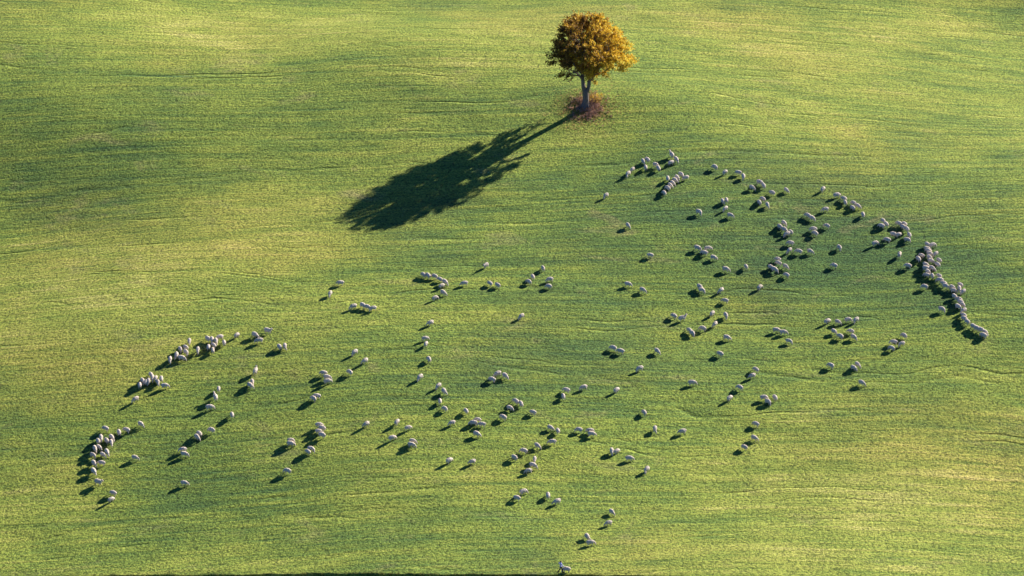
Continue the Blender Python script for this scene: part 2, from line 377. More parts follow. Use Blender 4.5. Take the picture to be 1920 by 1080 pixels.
FLOCK = [
  ('trailing line climbing right above the far-left column', 'x', [(263.8, 794.4, 160), (237.5, 806, 165), (223, 810.6, 120)]),
  ('upper half of the dense far-left column', 'y', [(198, 803, 160), (209.4, 820, 140), (189.4, 820.5, 110), (183.8, 826.5, 130), (200, 826, 140), (208.8, 829, 110)]),
  ('middle part of the dense far-left column', 'y', [(185.6, 838, 150), (178, 841, 120), (200.6, 847.5, 130), (193, 852, 150), (174.4, 852.5, 155)]),
  ('bottom end of the dense far-left column', 'y', [(176, 868, 140), (190.6, 867.5, 170), (175.6, 883, 140)]),
  ('SINGLE large sheep standing side-on just below the far-left column', 'x', [(184.4, 903.8, 335, 1)]),
  ("pair at the flock's lower left corner", 'y', [(212.5, 923.8, 165), (208, 936, 215)]),
  ('SINGLE lone sheep right of the pair at the lower left corner', 'x', [(345.6, 905, 175)]),
  ('SINGLE lone sheep just right of the dense far-left column', 'x', [(253, 857, 165)]),
  ('overlapping pair right of the far-left column', 'y', [(343, 842.5, 175), (346, 850.6, 170)]),
  ("tight left knot's left half, above the far-left column", 'x', [(262, 722, 110), (267.5, 713.8, 130), (273.8, 716, 90), (278.8, 714.4, 100)]),
  ("tight left knot's right half, above the far-left column", 'x', [(283, 702.5, 140), (286, 708.5, 100), (292, 709, 80), (296.5, 716, 95), (302.5, 710, 100), (308.8, 722.5, 175)]),
  ('SINGLE lone sheep between the tight knot and the far-left column', 'x', [(254, 748, 215)]),
  ('file of three right of the tight left knot', 'y', [(410, 728.8, 100), (403.8, 745, 125, 1), (393, 763, 180)]),
  ('SINGLE narrow sheep with long shadow right of the file of three', 'x', [(435, 777.5, 110)]),
  ('trio under the narrow lone sheep, at left', 'x', [(397, 806, 160), (373.8, 813, 150), (369.4, 819, 150)]),
  ('left end of the long dense upper-left line', 'x', [(318.8, 673.8, 95), (331, 665.6, 100), (338, 654, 140), (340.6, 670.6, 170), (348, 651, 150), (348.8, 660, 140), (355, 639, 100)]),
  ('middle of the long dense upper-left line', 'x', [(371, 656, 95), (389.5, 635, 150), (391, 650.6, 90), (397.5, 636.5, 120), (399, 656, 100), (400.6, 647, 150), (405, 639.5, 110)]),
  ('right end of the long dense upper-left line', 'x', [(412, 632, 190), (420, 642, 110), (443.8, 628, 210)]),
  ('trio just right of the dense upper-left line', 'x', [(478, 627.5, 155), (486, 638, 190), (502, 620, 345, 1)]),
  ('close pair below right of the long dense line', 'x', [(523.8, 650, 140), (534, 648.8, 100)]),
  ('column of three below the long dense line', 'y', [(479, 695.6, 60, 1), (473, 715.6, 120), (469, 722, 150)]),
  ('left-centre knot of three below the upper-left line', 'y', [(607, 699, 170), (613.5, 707, 175), (614, 714.5, 190)]),
  ('two strays right of the left-centre knot', 'x', [(656, 697.5, 140), (684.5, 676, 210)]),
  ('SINGLE stray sheep facing the sun above the left-centre knot', 'x', [(665, 660, 215)]),
  ('pair below the left-centre knot of three', 'x', [(588, 747, 150), (594.5, 742.5, 175)]),
  ('stacked knot of four low in the left centre', 'y', [(598, 796, 180), (604, 802.5, 170), (597.5, 808, 180), (603.8, 815.5, 165)]),
  ('SINGLE lone sheep right of the stacked knot of four', 'x', [(686.9, 794.4, 210)]),
  ('huddled pair left of the stacked four', 'y', [(545.6, 825, 175), (545, 831.5, 175)]),
  ('pair under the stacked knot of four', 'x', [(577.5, 846.5, 155), (583.5, 841.5, 170)]),
  ('SINGLE sheep alone at the very bottom of the left centre', 'x', [(539.4, 882.5, 160)]),
  ('SINGLE sheep alone below the tip of the tree shadow', 'x', [(638, 530, 175)]),
  ('SINGLE narrow sheep alone above the row of four', 'x', [(619, 550, 240)]),
  ("row of four below the tree shadow's tip", 'x', [(662.5, 574, 200), (680.6, 572.5, 150), (689.4, 574.8, 155), (699.4, 577.5, 190)]),
  ('centre band under the tree shadow', 'x', [(794, 515, 150), (802.5, 516.5, 140), (815, 517.5, 160), (825, 523, 155), (828, 535.5, 200), (834.5, 528.5, 140)]),
  ('two just below the centre band', 'x', [(815.6, 558, 210), (831, 548, 150)]),
  ('SINGLE lone sheep right of the centre band', 'x', [(870.6, 530.6, 190)]),
  ('SINGLE small bright sheep alone between the tree shadow and centre band', 'x', [(911, 497.5, 220, 1)]),
  ('side-by-side pair right of the centre band', 'x', [(918.8, 530.6, 150), (933, 534, 155)]),
  ('loose group of five right of picture centre', 'x', [(992, 527.5, 150), (998.8, 518.5, 130), (1018, 502.5, 120), (1029.4, 536, 165), (1031, 523, 190)]),
  ('SINGLE lone sheep below the loose group of five', 'x', [(977.5, 592.5, 210)]),
  ('SINGLE top sheep of the thin file running down the centre', 'x', [(807, 605, 200)]),
  ('lower part of the thin centre file', 'y', [(797, 633.8, 195), (798.8, 644.4, 240), (804.4, 673, 125), (787.5, 707, 215)]),
  ('lower-centre trio with merged shadow', 'x', [(923, 711, 160), (933, 700.5, 200), (947, 704.4, 150)]),
  ('zigzag column of four at lower centre', 'y', [(822, 723, 215), (832.5, 733, 130), (825, 752, 100), (834.4, 765.6, 140)]),
  ('SINGLE sheep right of the foot of the zigzag column', 'x', [(873.8, 770, 130)]),
  ('SINGLE bright sheep with a thin shadow beside the clump of three', 'x', [(847.5, 792, 200)]),
  ('clump of three at lower centre', 'x', [(887.5, 792.5, 170), (896, 786.5, 170), (903.8, 795, 180)]),
  ('SINGLE sheep directly below the clump of three at lower centre', 'x', [(893.8, 813, 155)]),
  ('scattered five left of the clump of three', 'x', [(735, 820.6, 190), (744.4, 791, 220), (765, 801.5, 190), (771.5, 833.5, 170), (774, 826.5, 175)]),
  ('bunch of three right of the lower-centre clump', 'x', [(956, 764, 160), (967.5, 752.5, 150), (977, 757, 120)]),
  ('SINGLE sheep just under the bunch of three', 'x', [(943.8, 782, 155)]),
  ('SINGLE sheep right of the bunch of three', 'x', [(999.4, 772.5, 165)]),
  ('pair with merged shadow right of lower centre', 'y', [(1062.5, 731, 165), (1056, 743, 110)]),
  ('SINGLE sheep with thin shadow right of the merged-shadow pair', 'x', [(1094.4, 725.6, 195)]),
  ('row of five under the merged-shadow pair', 'x', [(1032, 801, 150), (1046, 807.5, 120), (1085.6, 805, 165), (1107, 807, 175), (1109.4, 813.5, 175)]),
  ('stair of four sheep descending left at bottom centre', 'x', [(964.4, 857.5, 145), (982.5, 845, 170), (1007.5, 835, 150), (1035.6, 828, 185)]),
  ('trio under the stair of sheep at bottom centre', 'y', [(1002.5, 860.6, 90), (999.4, 872, 160), (991, 882, 190)]),
  ('two loners left of the bottom-centre stair', 'x', [(842, 863, 215), (885.6, 865, 200)]),
  ('four upper left of the person', 'x', [(969.4, 933, 165), (981, 921.5, 200), (1027.5, 928.8, 100), (1044.4, 940, 195)]),
  ('bottom pair to the upper right of the person', 'y', [(1146.9, 958.8, 140), (1141, 980, 195)]),
  ('pair closest above the person', 'y', [(1101, 1005.6, 130), (1107, 1017, 185)]),
  ('tight pair between bottom centre and the right', 'x', [(1147, 845.6, 95), (1156, 845.6, 210)]),
  ('SINGLE sheep right of the tight pair at lower right of centre', 'x', [(1180, 858.8, 175)]),
  ('SINGLE narrow sheep below the tight pair at lower right of centre', 'x', [(1212.5, 880, 220)]),
  ('row of three loners above the tight lower pair', 'x', [(1208, 773, 130), (1228, 804, 80), (1279.4, 808.8, 195)]),
  ('touching pair in the middle right of centre', 'x', [(1150, 652, 155), (1163.8, 658, 160)]),
  ('three loners below the touching pair', 'x', [(1155.6, 731, 210), (1199.4, 690.6, 200), (1232, 657.5, 145)]),
  ('SINGLE sheep with dark flank alone in the middle right', 'x', [(1297.5, 717, 185)]),
  ('pair one above the other in the middle right', 'y', [(1363, 632.5, 165), (1350, 663, 165)]),
  ('slanting file of four in the lower right', 'y', [(1417.5, 692.5, 145), (1410.6, 704, 200), (1387.5, 726, 155), (1368, 746, 215)]),
  ('trio at the lower right with one deep shadow', 'x', [(1432.5, 745, 175), (1440, 752.5, 150), (1453, 745.6, 120)]),
  ("flock's last three at bottom right", 'y', [(1417.5, 794.4, 160), (1414.4, 820.6, 150), (1395.6, 838, 155)]),
  ('trio with rounded shadows in the right half', 'x', [(1455.6, 618, 175), (1468.8, 622.5, 175), (1479.4, 638.8, 165)]),
  ('upper row in the eight-sheep patch at right', 'x', [(1551, 602, 205), (1571, 603, 160), (1590, 598.8, 190), (1605, 599.4, 200)]),
  ('lower row in the eight-sheep patch at right', 'x', [(1563.8, 620.6, 150), (1576, 630, 150), (1595.5, 620.5, 160), (1600.6, 631, 150)]),
  ('three below the eight-sheep patch at right', 'x', [(1558, 685, 145), (1600.6, 689, 150), (1608, 683, 140)]),
  ('knot of four right of the eight-sheep patch', 'x', [(1672.5, 652, 155), (1676, 641, 170), (1690.6, 643.8, 190), (1695.6, 629, 145)]),
  ('SINGLE sheep alone under the eight-sheep patch', 'x', [(1615.6, 717, 150)]),
  ("pair at the middle-right cluster's left edge", 'x', [(1263.8, 592, 155), (1279, 597, 10, 1)]),
  ('middle-right line of four stepping up right', 'x', [(1293, 618.5, 150), (1298, 624, 150), (1318, 615.6, 165), (1340.6, 607.5, 215)]),
  ('two above the middle-right line of four', 'x', [(1335.6, 587.5, 210), (1361, 591, 120)]),
  ('touching two above the middle-right stepping line', 'x', [(1312, 537.5, 150), (1316, 543.5, 160)]),
  ('two stacked sheep right of the two touching ones', 'y', [(1352, 543.8, 210), (1360, 563, 160)]),
  ('SINGLE sheep alone right of the two stacked ones', 'x', [(1424.4, 538, 210)]),
  ('SINGLE sheep alone right below the tree', 'x', [(1177.5, 422, 135)]),
  ("SINGLE sheep with thin shadow closest under the tree's right side", 'x', [(1136, 366, 200)]),
  ('SINGLE sheep alone left of the small column of four', 'x', [(1310.6, 397, 155)]),
  ('small column of four below the upper flock', 'y', [(1362, 375, 100), (1355, 376.5, 120), (1360, 390.6, 210), (1369.4, 403, 165)]),
  ('SINGLE sheep alone left of the diagonal four', 'x', [(1219.4, 478, 165)]),
  ('diagonal four in the upper middle right', 'x', [(1308, 464.4, 165), (1321, 473.5, 165), (1327.5, 465.5, 190), (1338, 482, 155)]),
  ('SINGLE sheep just below the diagonal four', 'x', [(1361, 504.4, 160)]),
  ('SINGLE sheep right of the sheep under the diagonal four', 'x', [(1398.8, 499.4, 120)]),
  ('two loners lower left of the diagonal four', 'x', [(1177.5, 532, 170), (1205, 543, 150)]),
  ('little arch of three under the upper flock', 'x', [(1423.8, 379, 130), (1430.5, 373, 150), (1438.8, 383.5, 110)]),
  ('knot of five in the upper right centre', 'y', [(1470, 418, 145), (1462.5, 425, 150), (1471, 430, 145), (1482.5, 434.5, 150), (1475.5, 438.5, 190)]),
  ('overlapping two below the upper-right string', 'x', [(1514.5, 403.5, 150), (1523, 408, 150)]),
  ('SINGLE sheep between the string and the two overlapping ones', 'x', [(1547.5, 392, 190)]),
  ('trio right of the upper-right knot', 'x', [(1525.6, 429, 175), (1528.5, 437, 155), (1550.6, 423, 160)]),
  ('loose arc of four below the upper-right knot', 'x', [(1480, 469, 210), (1482.5, 455, 175), (1498, 471, 160), (1518.8, 470.6, 165)]),
  ('big clump of five with one broad shadow', 'x', [(1445, 500, 150), (1452.5, 505, 150), (1458.5, 485.5, 155), (1460, 493, 165), (1473, 499, 150)]),
  ('SINGLE sheep right beneath the clump with the broad shadow', 'x', [(1475, 515, 155)]),
  ('two loners right of the broad-shadow clump', 'y', [(1573.8, 463, 145), (1564.4, 497, 165)]),
  ("topmost group's first four", 'x', [(1177.5, 325.6, 215), (1185.6, 317.5, 215), (1206, 302, 130), (1210.6, 313.5, 110)]),
  ('middle of the topmost group below the tree', 'x', [(1213.5, 299.5, 150), (1229.5, 308.5, 160), (1234.5, 315, 120)]),
  ('three highest sheep of the whole flock', 'x', [(1258, 304.8, 190), (1259.4, 290.6, 135, 1), (1268, 298.5, 130)]),
  ('packed slanting stack under the topmost group', 'y', [(1277, 327, 150), (1286, 332.5, 190), (1269.5, 332.5, 145), (1252, 334.5, 100), (1265.5, 337.5, 145), (1261, 343, 140), (1256.5, 347, 145), (1252, 352.5, 145), (1245.6, 361, 125)]),
  ('four starting the string right of the topmost group', 'x', [(1340.6, 313, 145), (1359.4, 322.5, 210), (1384.4, 323, 165), (1393.8, 330.5, 110)]),
  ('trio in the middle of the upper-right string', 'x', [(1410, 351, 160), (1424.4, 341.5, 165), (1431.5, 348, 130)]),
  ('two loners right of the trio in the upper string', 'x', [(1447.5, 361, 160), (1474.4, 355.6, 145)]),
  ('far part of the string toward the upper right', 'x', [(1543, 354.4, 215), (1568.8, 365.6, 190), (1582.5, 372, 150), (1584.8, 379, 120)]),
  ('last four of the string at the upper right', 'x', [(1598.5, 389, 155), (1600.5, 380, 155), (1608.5, 385.5, 145), (1618, 402, 110)]),
  ('huddle of three on the right, below the string', 'x', [(1653, 423, 160), (1656, 413.5, 140), (1661.5, 420, 130)]),
  ('curved huddle of four heading the right column', 'x', [(1685.6, 418.8, 160), (1693.5, 425.5, 150), (1695.5, 420, 150), (1700, 429, 130)]),
  ('two sheep right beneath the curved huddle of four', 'y', [(1705, 440.5, 120), (1701, 448.5, 165)]),
  ('slanting row of four left under the curved huddle', 'x', [(1640.6, 455.6, 200), (1663.8, 449.4, 165), (1675, 438.8, 160), (1685, 439.5, 190)]),
  ('SINGLE pale narrow sheep left of the packed right column', 'x', [(1686.6, 477, 60)]),
  ('top end of the packed right column', 'y', [(1739, 458, 150), (1748, 459.5, 190), (1738.6, 465.8, 160), (1741, 470.5, 155), (1743.5, 475.8, 160), (1754.5, 475.5, 210)]),
  ('left rim of the packed right column', 'x', [(1702.7, 498, 165), (1722, 485.3, 130), (1727.8, 478.8, 160)]),
  ('thick upper middle of the packed right column', 'y', [(1742.8, 482.5, 150), (1745.6, 489, 160), (1760.6, 488, 150), (1757.8, 496, 150), (1736, 496.5, 155), (1747.7, 503, 150)]),
  ('centre of the packed right column', 'y', [(1736.4, 503, 160), (1739.7, 508.5, 150), (1737.8, 515, 170), (1748, 516.5, 120), (1761, 517, 150), (1763, 525, 160), (1769.7, 531, 150), (1773, 536, 165)]),
  ('SINGLE sheep standing apart left of the middle of the packed right column', 'x', [(1734, 536.6, 165)]),
  ('lower middle of the packed right column', 'y', [(1800.6, 533.8, 150), (1785.6, 538, 155), (1798.8, 541, 100), (1788.4, 544, 170), (1806, 546, 210), (1789.8, 555, 150)]),
  ('nose-to-tail string below the packed right column', 'y', [(1798.4, 561, 150), (1801, 566.5, 150), (1804.5, 571, 145), (1796.6, 574.5, 155), (1806.9, 581.5, 20)]),
  ("SINGLE sheep apart to the left of the right column's lower string", 'x', [(1766, 579, 160)]),
  ("chain of three near the right column's tail", 'y', [(1806.9, 591, 150), (1807.8, 597, 155), (1813.4, 603, 145)]),
  ('tail end of the right column', 'x', [(1825, 611, 150), (1831.5, 615.5, 150), (1840, 618.5, 150), (1844.4, 628.5, 150), (1848, 622.5, 140)]),
  ('SINGLE sheep beside the person at the bottom edge', 'x', [(1062.5, 1067, 175)]),
]
rs = random.Random(11)
far = [c for c in sorted(FLOCK, key=lambda c: sum(p[1] for p in c[2]) / len(c[2]))]
cnt, FARSET = 0, set()
for c in far:
    if cnt + len(c[2]) <= 56: FARSET.add(c[0]); cnt += len(c[2])
    else: break
far_bm = bmesh.new(); SHEEP_POS = []
for phrase, ax, pts in FLOCK:
    pts = sorted(pts, key=lambda p: p[0] if ax == 'x' else p[1])
    for k, p in enumerate(pts):
        head = len(p) > 3 and p[3]
        me = SHEEP[4] if head else SHEEP[rs.choice((0, 0, 1, 2, 3))]
        d = R(p[2] + rs.uniform(-7, 7))
        s = rs.uniform(0.83, 0.96) * (1.1 if head else 1)
        w = at(p[0], p[1], 0.46)
        gy = 1 / math.sin(math.atan2(HCAM - w.z, w.y))
        rz = math.atan2(math.sin(d) * gy, math.cos(d))
        if not head and rs.random() < 0.45 and p[2] != 10: rz += math.pi
        w.z = float(hills(w.x, w.y)) - 0.015
        mtx = Matrix.Translation(w) @ Matrix.Rotation(rz, 4, 'Z') @ Matrix.Diagonal((s, s * rs.uniform(.96, 1.06), s, 1))
        if phrase in FARSET:
            b0 = len(far_bm.verts); far_bm.from_mesh(me); far_bm.verts.ensure_lookup_table()
            bmesh.ops.transform(far_bm, matrix=mtx, verts=far_bm.verts[b0:])
            continue
        o = link("sheep", me); o.matrix_world = mtx
        n_ = len(pts); ph = phrase.replace("SINGLE ", "")
        if "SINGLE" in phrase: lab = "white " + ph.replace("sheep", "sheep", 1)
        else: lab = place_word(k, n_, ax, ph) + " sheep of " + ("the " if True else "") + ph
        if head: lab = lab.replace("sheep", "head-up sheep", 1)
        elif me is SHEEP[1] or me is SHEEP[2]: pass
        tag(o, lab, "sheep", "white sheep grazing across the meadow")
me = bpy.data.meshes.new("distant_sheep"); far_bm.to_mesh(me); far_bm.free()
me.materials.append(wool); me.materials.append(face)
for f in me.polygons: f.use_smooth = True
tag(link("distant_sheep", me), "far sheep of the scattered flock, strung out at the top right below the tree", "sheep", kind='stuff')

# ---------------------------------------------------------------- the solitary autumn tree
tw = at(1098, 199); TB = Vector((tw.x, tw.y, tw.z - 0.1))
bark, n, l, b = mat("bark", 0.95)
geo = n.new("ShaderNodeTexCoord").outputs["Object"]
l.new(mixc(n, l, tex(n, l, geo, 1.5, 5, 0.7, (3, 3, .6)), (0.06, 0.05, 0.046), (0.24, 0.205, 0.185)), b.inputs["Base Color"])
bp = n.new("ShaderNodeBump"); bp.inputs["Distance"].default_value = 0.15; bp.inputs["Strength"].default_value = 1
l.new(tex(n, l, geo, 3.0, 4, 0.7, (2, 2, .4)), bp.inputs["Height"]); l.new(bp.outputs[0], b.inputs["Normal"])
def tube(bm, pts, seg=8):
    "tapered limb through (point, radius)"
    rings = []
    for i, (p, r) in enumerate(pts):
        q0 = pts[max(0, i - 1)][0]; q1 = pts[min(len(pts) - 1, i + 1)][0]
        d = (q1 - q0).normalized(); u = d.orthogonal().normalized(); w = d.cross(u)
        if rings:   # keep the rings from twisting
            u0 = rings[-1][1]; u = (u0 - d * u0.dot(d)).normalized(); w = d.cross(u)
        rings.append(([bm.verts.new(p + (u * math.cos(a) + w * math.sin(a)) * r) for a in (6.2832 * k / seg for k in range(seg))], u))
    for (a, _), (c, _) in zip(rings[:-1], rings[1:]):
        for k in range(seg): bm.faces.new((a[k], a[(k + 1) % seg], c[(k + 1) % seg], c[k]))
    bm.faces.new(rings[-1][0]); bm.faces.new(rings[0][0][::-1])
def wob(a, c, r0, r1, n_, amp, rr):
    out = []
    for i in range(n_ + 1):
        t = i / n_; p = a.lerp(c, t)
        if 0 < i < n_: p = p + Vector((rr.uniform(-1, 1), rr.uniform(-1, 1), rr.uniform(-.6, .6))) * amp
        out.append((p, r0 * (1 - t) + r1 * t))
    return out
def obj_from(bm, name, mt, parent, smooth=True):
    me = bpy.data.meshes.new(name); bm.to_mesh(me); bm.free(); me.materials.append(mt)
    if smooth:
        for f in me.polygons: f.use_smooth = True
    return link(name, me, parent)
V = Vector
def zz(z): return z if z < 5 else 5 + (z - 5) * .50 / .9 if z < 5.9 else 6.55 + (z - 5.6) * .80
tree = bpy.data.objects.new("tree", None); COL.objects.link(tree); tree.location = TB; tree.scale = (.83, .83, .845)
tag(tree, "solitary broad autumn tree with forked trunk and dense orange and brown crown", "tree")
rr = random.Random(21)
bm = bmesh.new()
tube(bm, [(V((0, 0, -.3)), 1.05), (V((0, 0, .25)), .80), (V((.02, 0, 1.0)), .66), (V((.0, .05, 2.4)), .62), (V((-.05, 0, 3.4)), .64), (V((-.1, 0, 3.9)), .5)], 12)
for k in range(7):   # root flare
    a = k * .9; c_, s_ = math.cos(a), math.sin(a)
    tube(bm, [(V((c_ * 1.5, s_ * 1.5, -.25)), .12), (V((c_ * .8, s_ * .8, .2)), .25), (V((c_ * .3, s_ * .3, 1.1)), .3)], 7)
F1 = [(V((-.15, 0, 3.2)), .50), (V((-.50, 0, 4.6)), .40), (V((-.62, .1, 5.8)), .36), (V((-.70, .1, 7.0)), .36), (V((-.9, 0, 8.6)), .30), (V((-.7, 0, 10.6)), .24), (V((-1.0, .2, 13.2)), .16)]
F2 = [(V((.15, 0, 3.1)), .46), (V((.55, 0, 4.3)), .38), (V((.62, -.1, 5.4)), .35), (V((1.0, 0, 7.0)), .32), (V((1.2, .2, 9.0)), .27), (V((1.8, 0, 11.2)), .21), (V((2.0, 0, 14.0)), .14)]
tube(bm, F1, 10); tube(bm, F2, 10)
obj_from(bm, "trunk", bark, tree)
ZP = [5.6, 6.5, 7.4, 8.2, 9, 10, 11.5, 13, 15, 17, 18.6, 20, 20.9]
ZP = [zz(z) if z > 5.7 else 6.3 for z in ZP]
XL = [.3, 1.5, 3.2, 5.0, 6.0, 7.0, 7.5, 7.4, 6.9, 6.2, 5.2, 3.6, 1.4]
XR = [1.4, 2.6, 4.2, 6.6, 8.1, 8.9, 9.1, 9.0, 8.5, 7.5, 5.9, 3.6, 1.2]
def reach(z, a):
    c_ = math.cos(a); l_, r_ = np.interp(z, ZP, XL), np.interp(z, ZP, XR); y_ = (l_ + r_) / 2 * 1.22; y_ = max(y_, 6.2) if z < 11 else y_
    x_ = max(r_, 5.5 if math.sin(a) > .3 else r_) if c_ > 0 else max(l_, 5.0 if math.sin(a) > .3 else l_)
    return 1 / math.sqrt((c_ / x_) ** 2 + (math.sin(a) / y_) ** 2)
# clumps of foliage, most of them in the outer shell of the crown
clumps = []
def try_clump(z, a, fr, size):
    R_ = reach(z, a) * (0.90 + .30 * noise.noise(V((math.cos(a) * 1.6, math.sin(a) * 1.6, z * .35))) )
    p = V((math.cos(a) * R_ * fr, math.sin(a) * R_ * fr, z))
    if noise.noise(p * .30 + V((7, 3, 1))) < -0.12 and fr > .35: return
    if p.z + .50 * p.y < np.interp(p.x, (-8, -6.6, -5.2, -4.2, -2.6, -.5, 1.6, 2.9, 4.2, 5.6, 7, 9), (9.9, 9.1, 10.6, 8.6, 9.6, 7.3, 7.0, 9.0, 8.4, 10.0, 8.9, 9.9)): return
    for q, s_ in clumps:
        if (q - p).length < .62 * (size + s_) * 1.08: return
    clumps.append((p, size))
for k in range(5200):
    z = rr.uniform(4.0, 18.0); fr = 1 - abs(rr.gauss(0, .26))
    if fr < .15: continue
    try_clump(z, rr.uniform(0, 6.2832), min(fr, .97), rr.uniform(.50, .92))
for (x, y, z, s_) in ((-7.2, .5, 11.3, .9), (-6.9, -.8, 10.2, .8), (-6.6, .3, 9.3, .6), (-4.6, -2, 7.9, .9), (-3.5, -2.6, 7.6, .8), (7.0, -1, 8.2, 1.0), (8.0, 0, 8.9, 1.0),
                     (7.5, 1.5, 7.6, .8), (8.7, .3, 9.8, 1.0), (8.9, -1, 11.2, .9), (.6, -.8, 6.2, .8), (1.6, .6, 5.7, .6), (0, .9, 6.6, .8), (3.6, -1, 7.0, .8)):
    clumps.append((V((x, y, zz(z))), s_))
# limbs: each reaches a sector of the crown and carries the twigs of the clumps nearest to it
limbs = []
for k in range(13):
    a = k * 2.399 + .4; z = zz((9.2, 11.5, 14.0, 17.0)[k % 4]); side = math.cos(a) < 0
    f = F1 if side else F2; s0 = f[min(5, 2 + k % 4)][0]
    r_ = reach(z, a) * .72; e = V((math.cos(a) * r_, math.sin(a) * r_, z))
    mid = s0.lerp(e, .45) + V((0, 0, .9))
    limbs.append(wob(s0, mid, .22, .15, 3, .18, rr)[:-1] + wob(mid, e, .15, .06, 4, .2, rr))
limbs.append([(V((1.25, 0, 7.0)), .20), (V((3.2, -.3, 7.6)), .15), (V((5.2, -.4, 9.0)), .11), (V((7.4, -.2, 9.6)), .06)])
limbs.append([(V((-.75, 0, 6.6)), .18), (V((-2.6, -.8, 7.4)), .13), (V((-4.3, -1.8, 7.9)), .07)])
owner = [[] for _ in limbs]
for ci, (p, s_) in enumerate(clumps):
    best = min(((p - q).length + (0.0 if i else 0), li, i) for li, L in enumerate(limbs) for i, (q, _r) in enumerate(L))
    owner[best[1]].append((p, limbs[best[1]][best[2]]))
for L, own in zip(limbs, owner):
    bm = bmesh.new(); tube(bm, L, 7)
    for p, (q, r_) in own: tube(bm, wob(q, p, max(.035, min(.08, r_ * .6)), .02, 3, .12, rr), 4)
    obj_from(bm, "branch", bark, tree)
# leaves: small folded diamonds, thousands of them, in drooping sprays around every clump
leaf, n, l, b = mat("autumn_leaves", 0.6)
geo = n.new("ShaderNodeTexCoord").outputs["Object"]
at_ = n.new("ShaderNodeAttribute"); at_.attribute_name = "tint"
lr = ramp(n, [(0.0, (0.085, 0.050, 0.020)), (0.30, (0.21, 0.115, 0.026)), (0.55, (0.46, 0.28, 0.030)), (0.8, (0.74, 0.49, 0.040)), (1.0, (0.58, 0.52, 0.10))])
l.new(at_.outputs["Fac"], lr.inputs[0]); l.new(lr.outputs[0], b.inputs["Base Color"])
t = n.new("ShaderNodeBsdfTranslucent"); l.new(lr.outputs[0], t.inputs[0])
ms = n.new("ShaderNodeMixShader"); ms.inputs[0].default_value = 0.38
l.new(b.outputs[0], ms.inputs[1]); l.new(t.outputs[0], ms.inputs[2]); l.new(ms.outputs[0], n["Material Output"].inputs[0])
def leaves(clumps, seed, per=165, ls=.19, tb=0.0):
    g_ = np.random.default_rng(seed); P, T = [], []
    for (p, s_) in clumps:
        k = int(per * s_ ** 2 * g_.uniform(.75, 1.2)); out = np.array([p.x, p.y, (p.z - 11) * .5]); out /= (np.linalg.norm(out) + 1e-6)
        along = g_.normal(0, 1, k)[:, None] * out * s_ * .50
        q = g_.normal(0, 1, (k, 3)) * s_ * .20
        # several sprays per clump give the crown its ragged, feathery surface
        sp_ = g_.normal(0, 1, (5, 3)) * s_ * .36
        q += sp_[g_.integers(0, 5, k)]; q[:, 2] -= .10 * np.abs(along).sum(1)
        P.append(np.array(p) + along + q)
        base = .45 + .05 * p.x + g_.uniform(-.20, .20) + tb  # tint paints the sunlit right side yellower, the shaded left side darker
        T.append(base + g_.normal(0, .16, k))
    P = np.concatenate(P); T = np.clip(np.concatenate(T), 0, 1); N = len(P)
    a = g_.normal(0, 1, (N, 3)); a /= np.linalg.norm(a, axis=1)[:, None]
    c_ = np.cross(a, g_.normal(0, 1, (N, 3))); c_ /= np.linalg.norm(c_, axis=1)[:, None]
    s_ = ls * g_.uniform(.7, 1.3, N)[:, None]
    nn = np.cross(a, c_)
    co = np.stack([P - a * s_, P + c_ * s_ * .62 + nn * s_ * .2, P + a * s_, P - c_ * s_ * .62 + nn * s_ * .2], 1).reshape(-1, 3)
    me = bpy.data.meshes.new("crown"); me.vertices.add(N * 4); me.vertices.foreach_set("co", co.ravel())
    me.loops.add(N * 4); me.loops.foreach_set("vertex_index", np.arange(N * 4)); me.polygons.add(N)
    me.polygons.foreach_set("loop_start", np.arange(0, N * 4, 4)); me.polygons.foreach_set("loop_total", np.full(N, 4))
    at_ = me.attributes.new("tint", 'FLOAT', 'FACE'); at_.data.foreach_set("value", T)
    me.update(); me.materials.append(leaf); return me
print("clumps", len(clumps))
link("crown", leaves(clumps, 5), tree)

# small orange shrub behind the trunk, dry weeds and fallen leaves on the mound
sw = at(1116, 190); shrub = bpy.data.objects.new("shrub", None); COL.objects.link(shrub); shrub.location = sw
tag(shrub, "low orange leafed shrub just right of the foot of the tree trunk", "shrub")
bm = bmesh.new(); sc = []
for k in range(9):
    a = k * .7; e = V((math.cos(a) * rr.uniform(.4, 1.2), math.sin(a) * rr.uniform(.4, 1.0), rr.uniform(.5, 1.3)))
    tube(bm, wob(V((0, 0, -.1)), e, .035, .012, 3, .05, rr), 4); sc.append((e, .45))
obj_from(bm, "stems", bark, shrub)
cm = leaves(sc, 9, 200, .08, .1); cm.name = "foliage"; link("foliage", cm, shrub)
weed = leafmat("dry_weeds", (0.50, 0.34, 0.27), (0.27, 0.16, 0.11), 0.2, 1.5)
sp = []
for k in range(900):
    a = rr.uniform(0, 6.283); r_ = abs(rr.gauss(0, 1.0))
    x = tw.x + .4 + math.cos(a) * r_ * 1.5; y = tw.y - .2 + math.sin(a) * r_ * 1.7
    if noise.noise(V((x * .7, y * .7, 0))) < -.25: continue
    sp.append((x, y, float(hills(x, y))))
tag(blades("dry_weeds", sp, weed, 0.34, 0.035, 7, 0.25), kind='stuff', label="pinkish brown dry weeds on the mound round the tree foot", cat="weeds")
lit = leafmat("fallen_leaves", (0.42, 0.18, 0.05), (0.26, 0.13, 0.08), 0.0, 2.5)
vs_, fs_ = [], []
for k in range(5200):
    a = rr.uniform(0, 6.283); r_ = abs(rr.gauss(0, 1.0)) ** 1.3
    x = tw.x + .3 + math.cos(a) * r_ * 2.4; y = tw.y + math.sin(a) * r_ * 2.8; z = float(0)
    vs_.append((x, y))
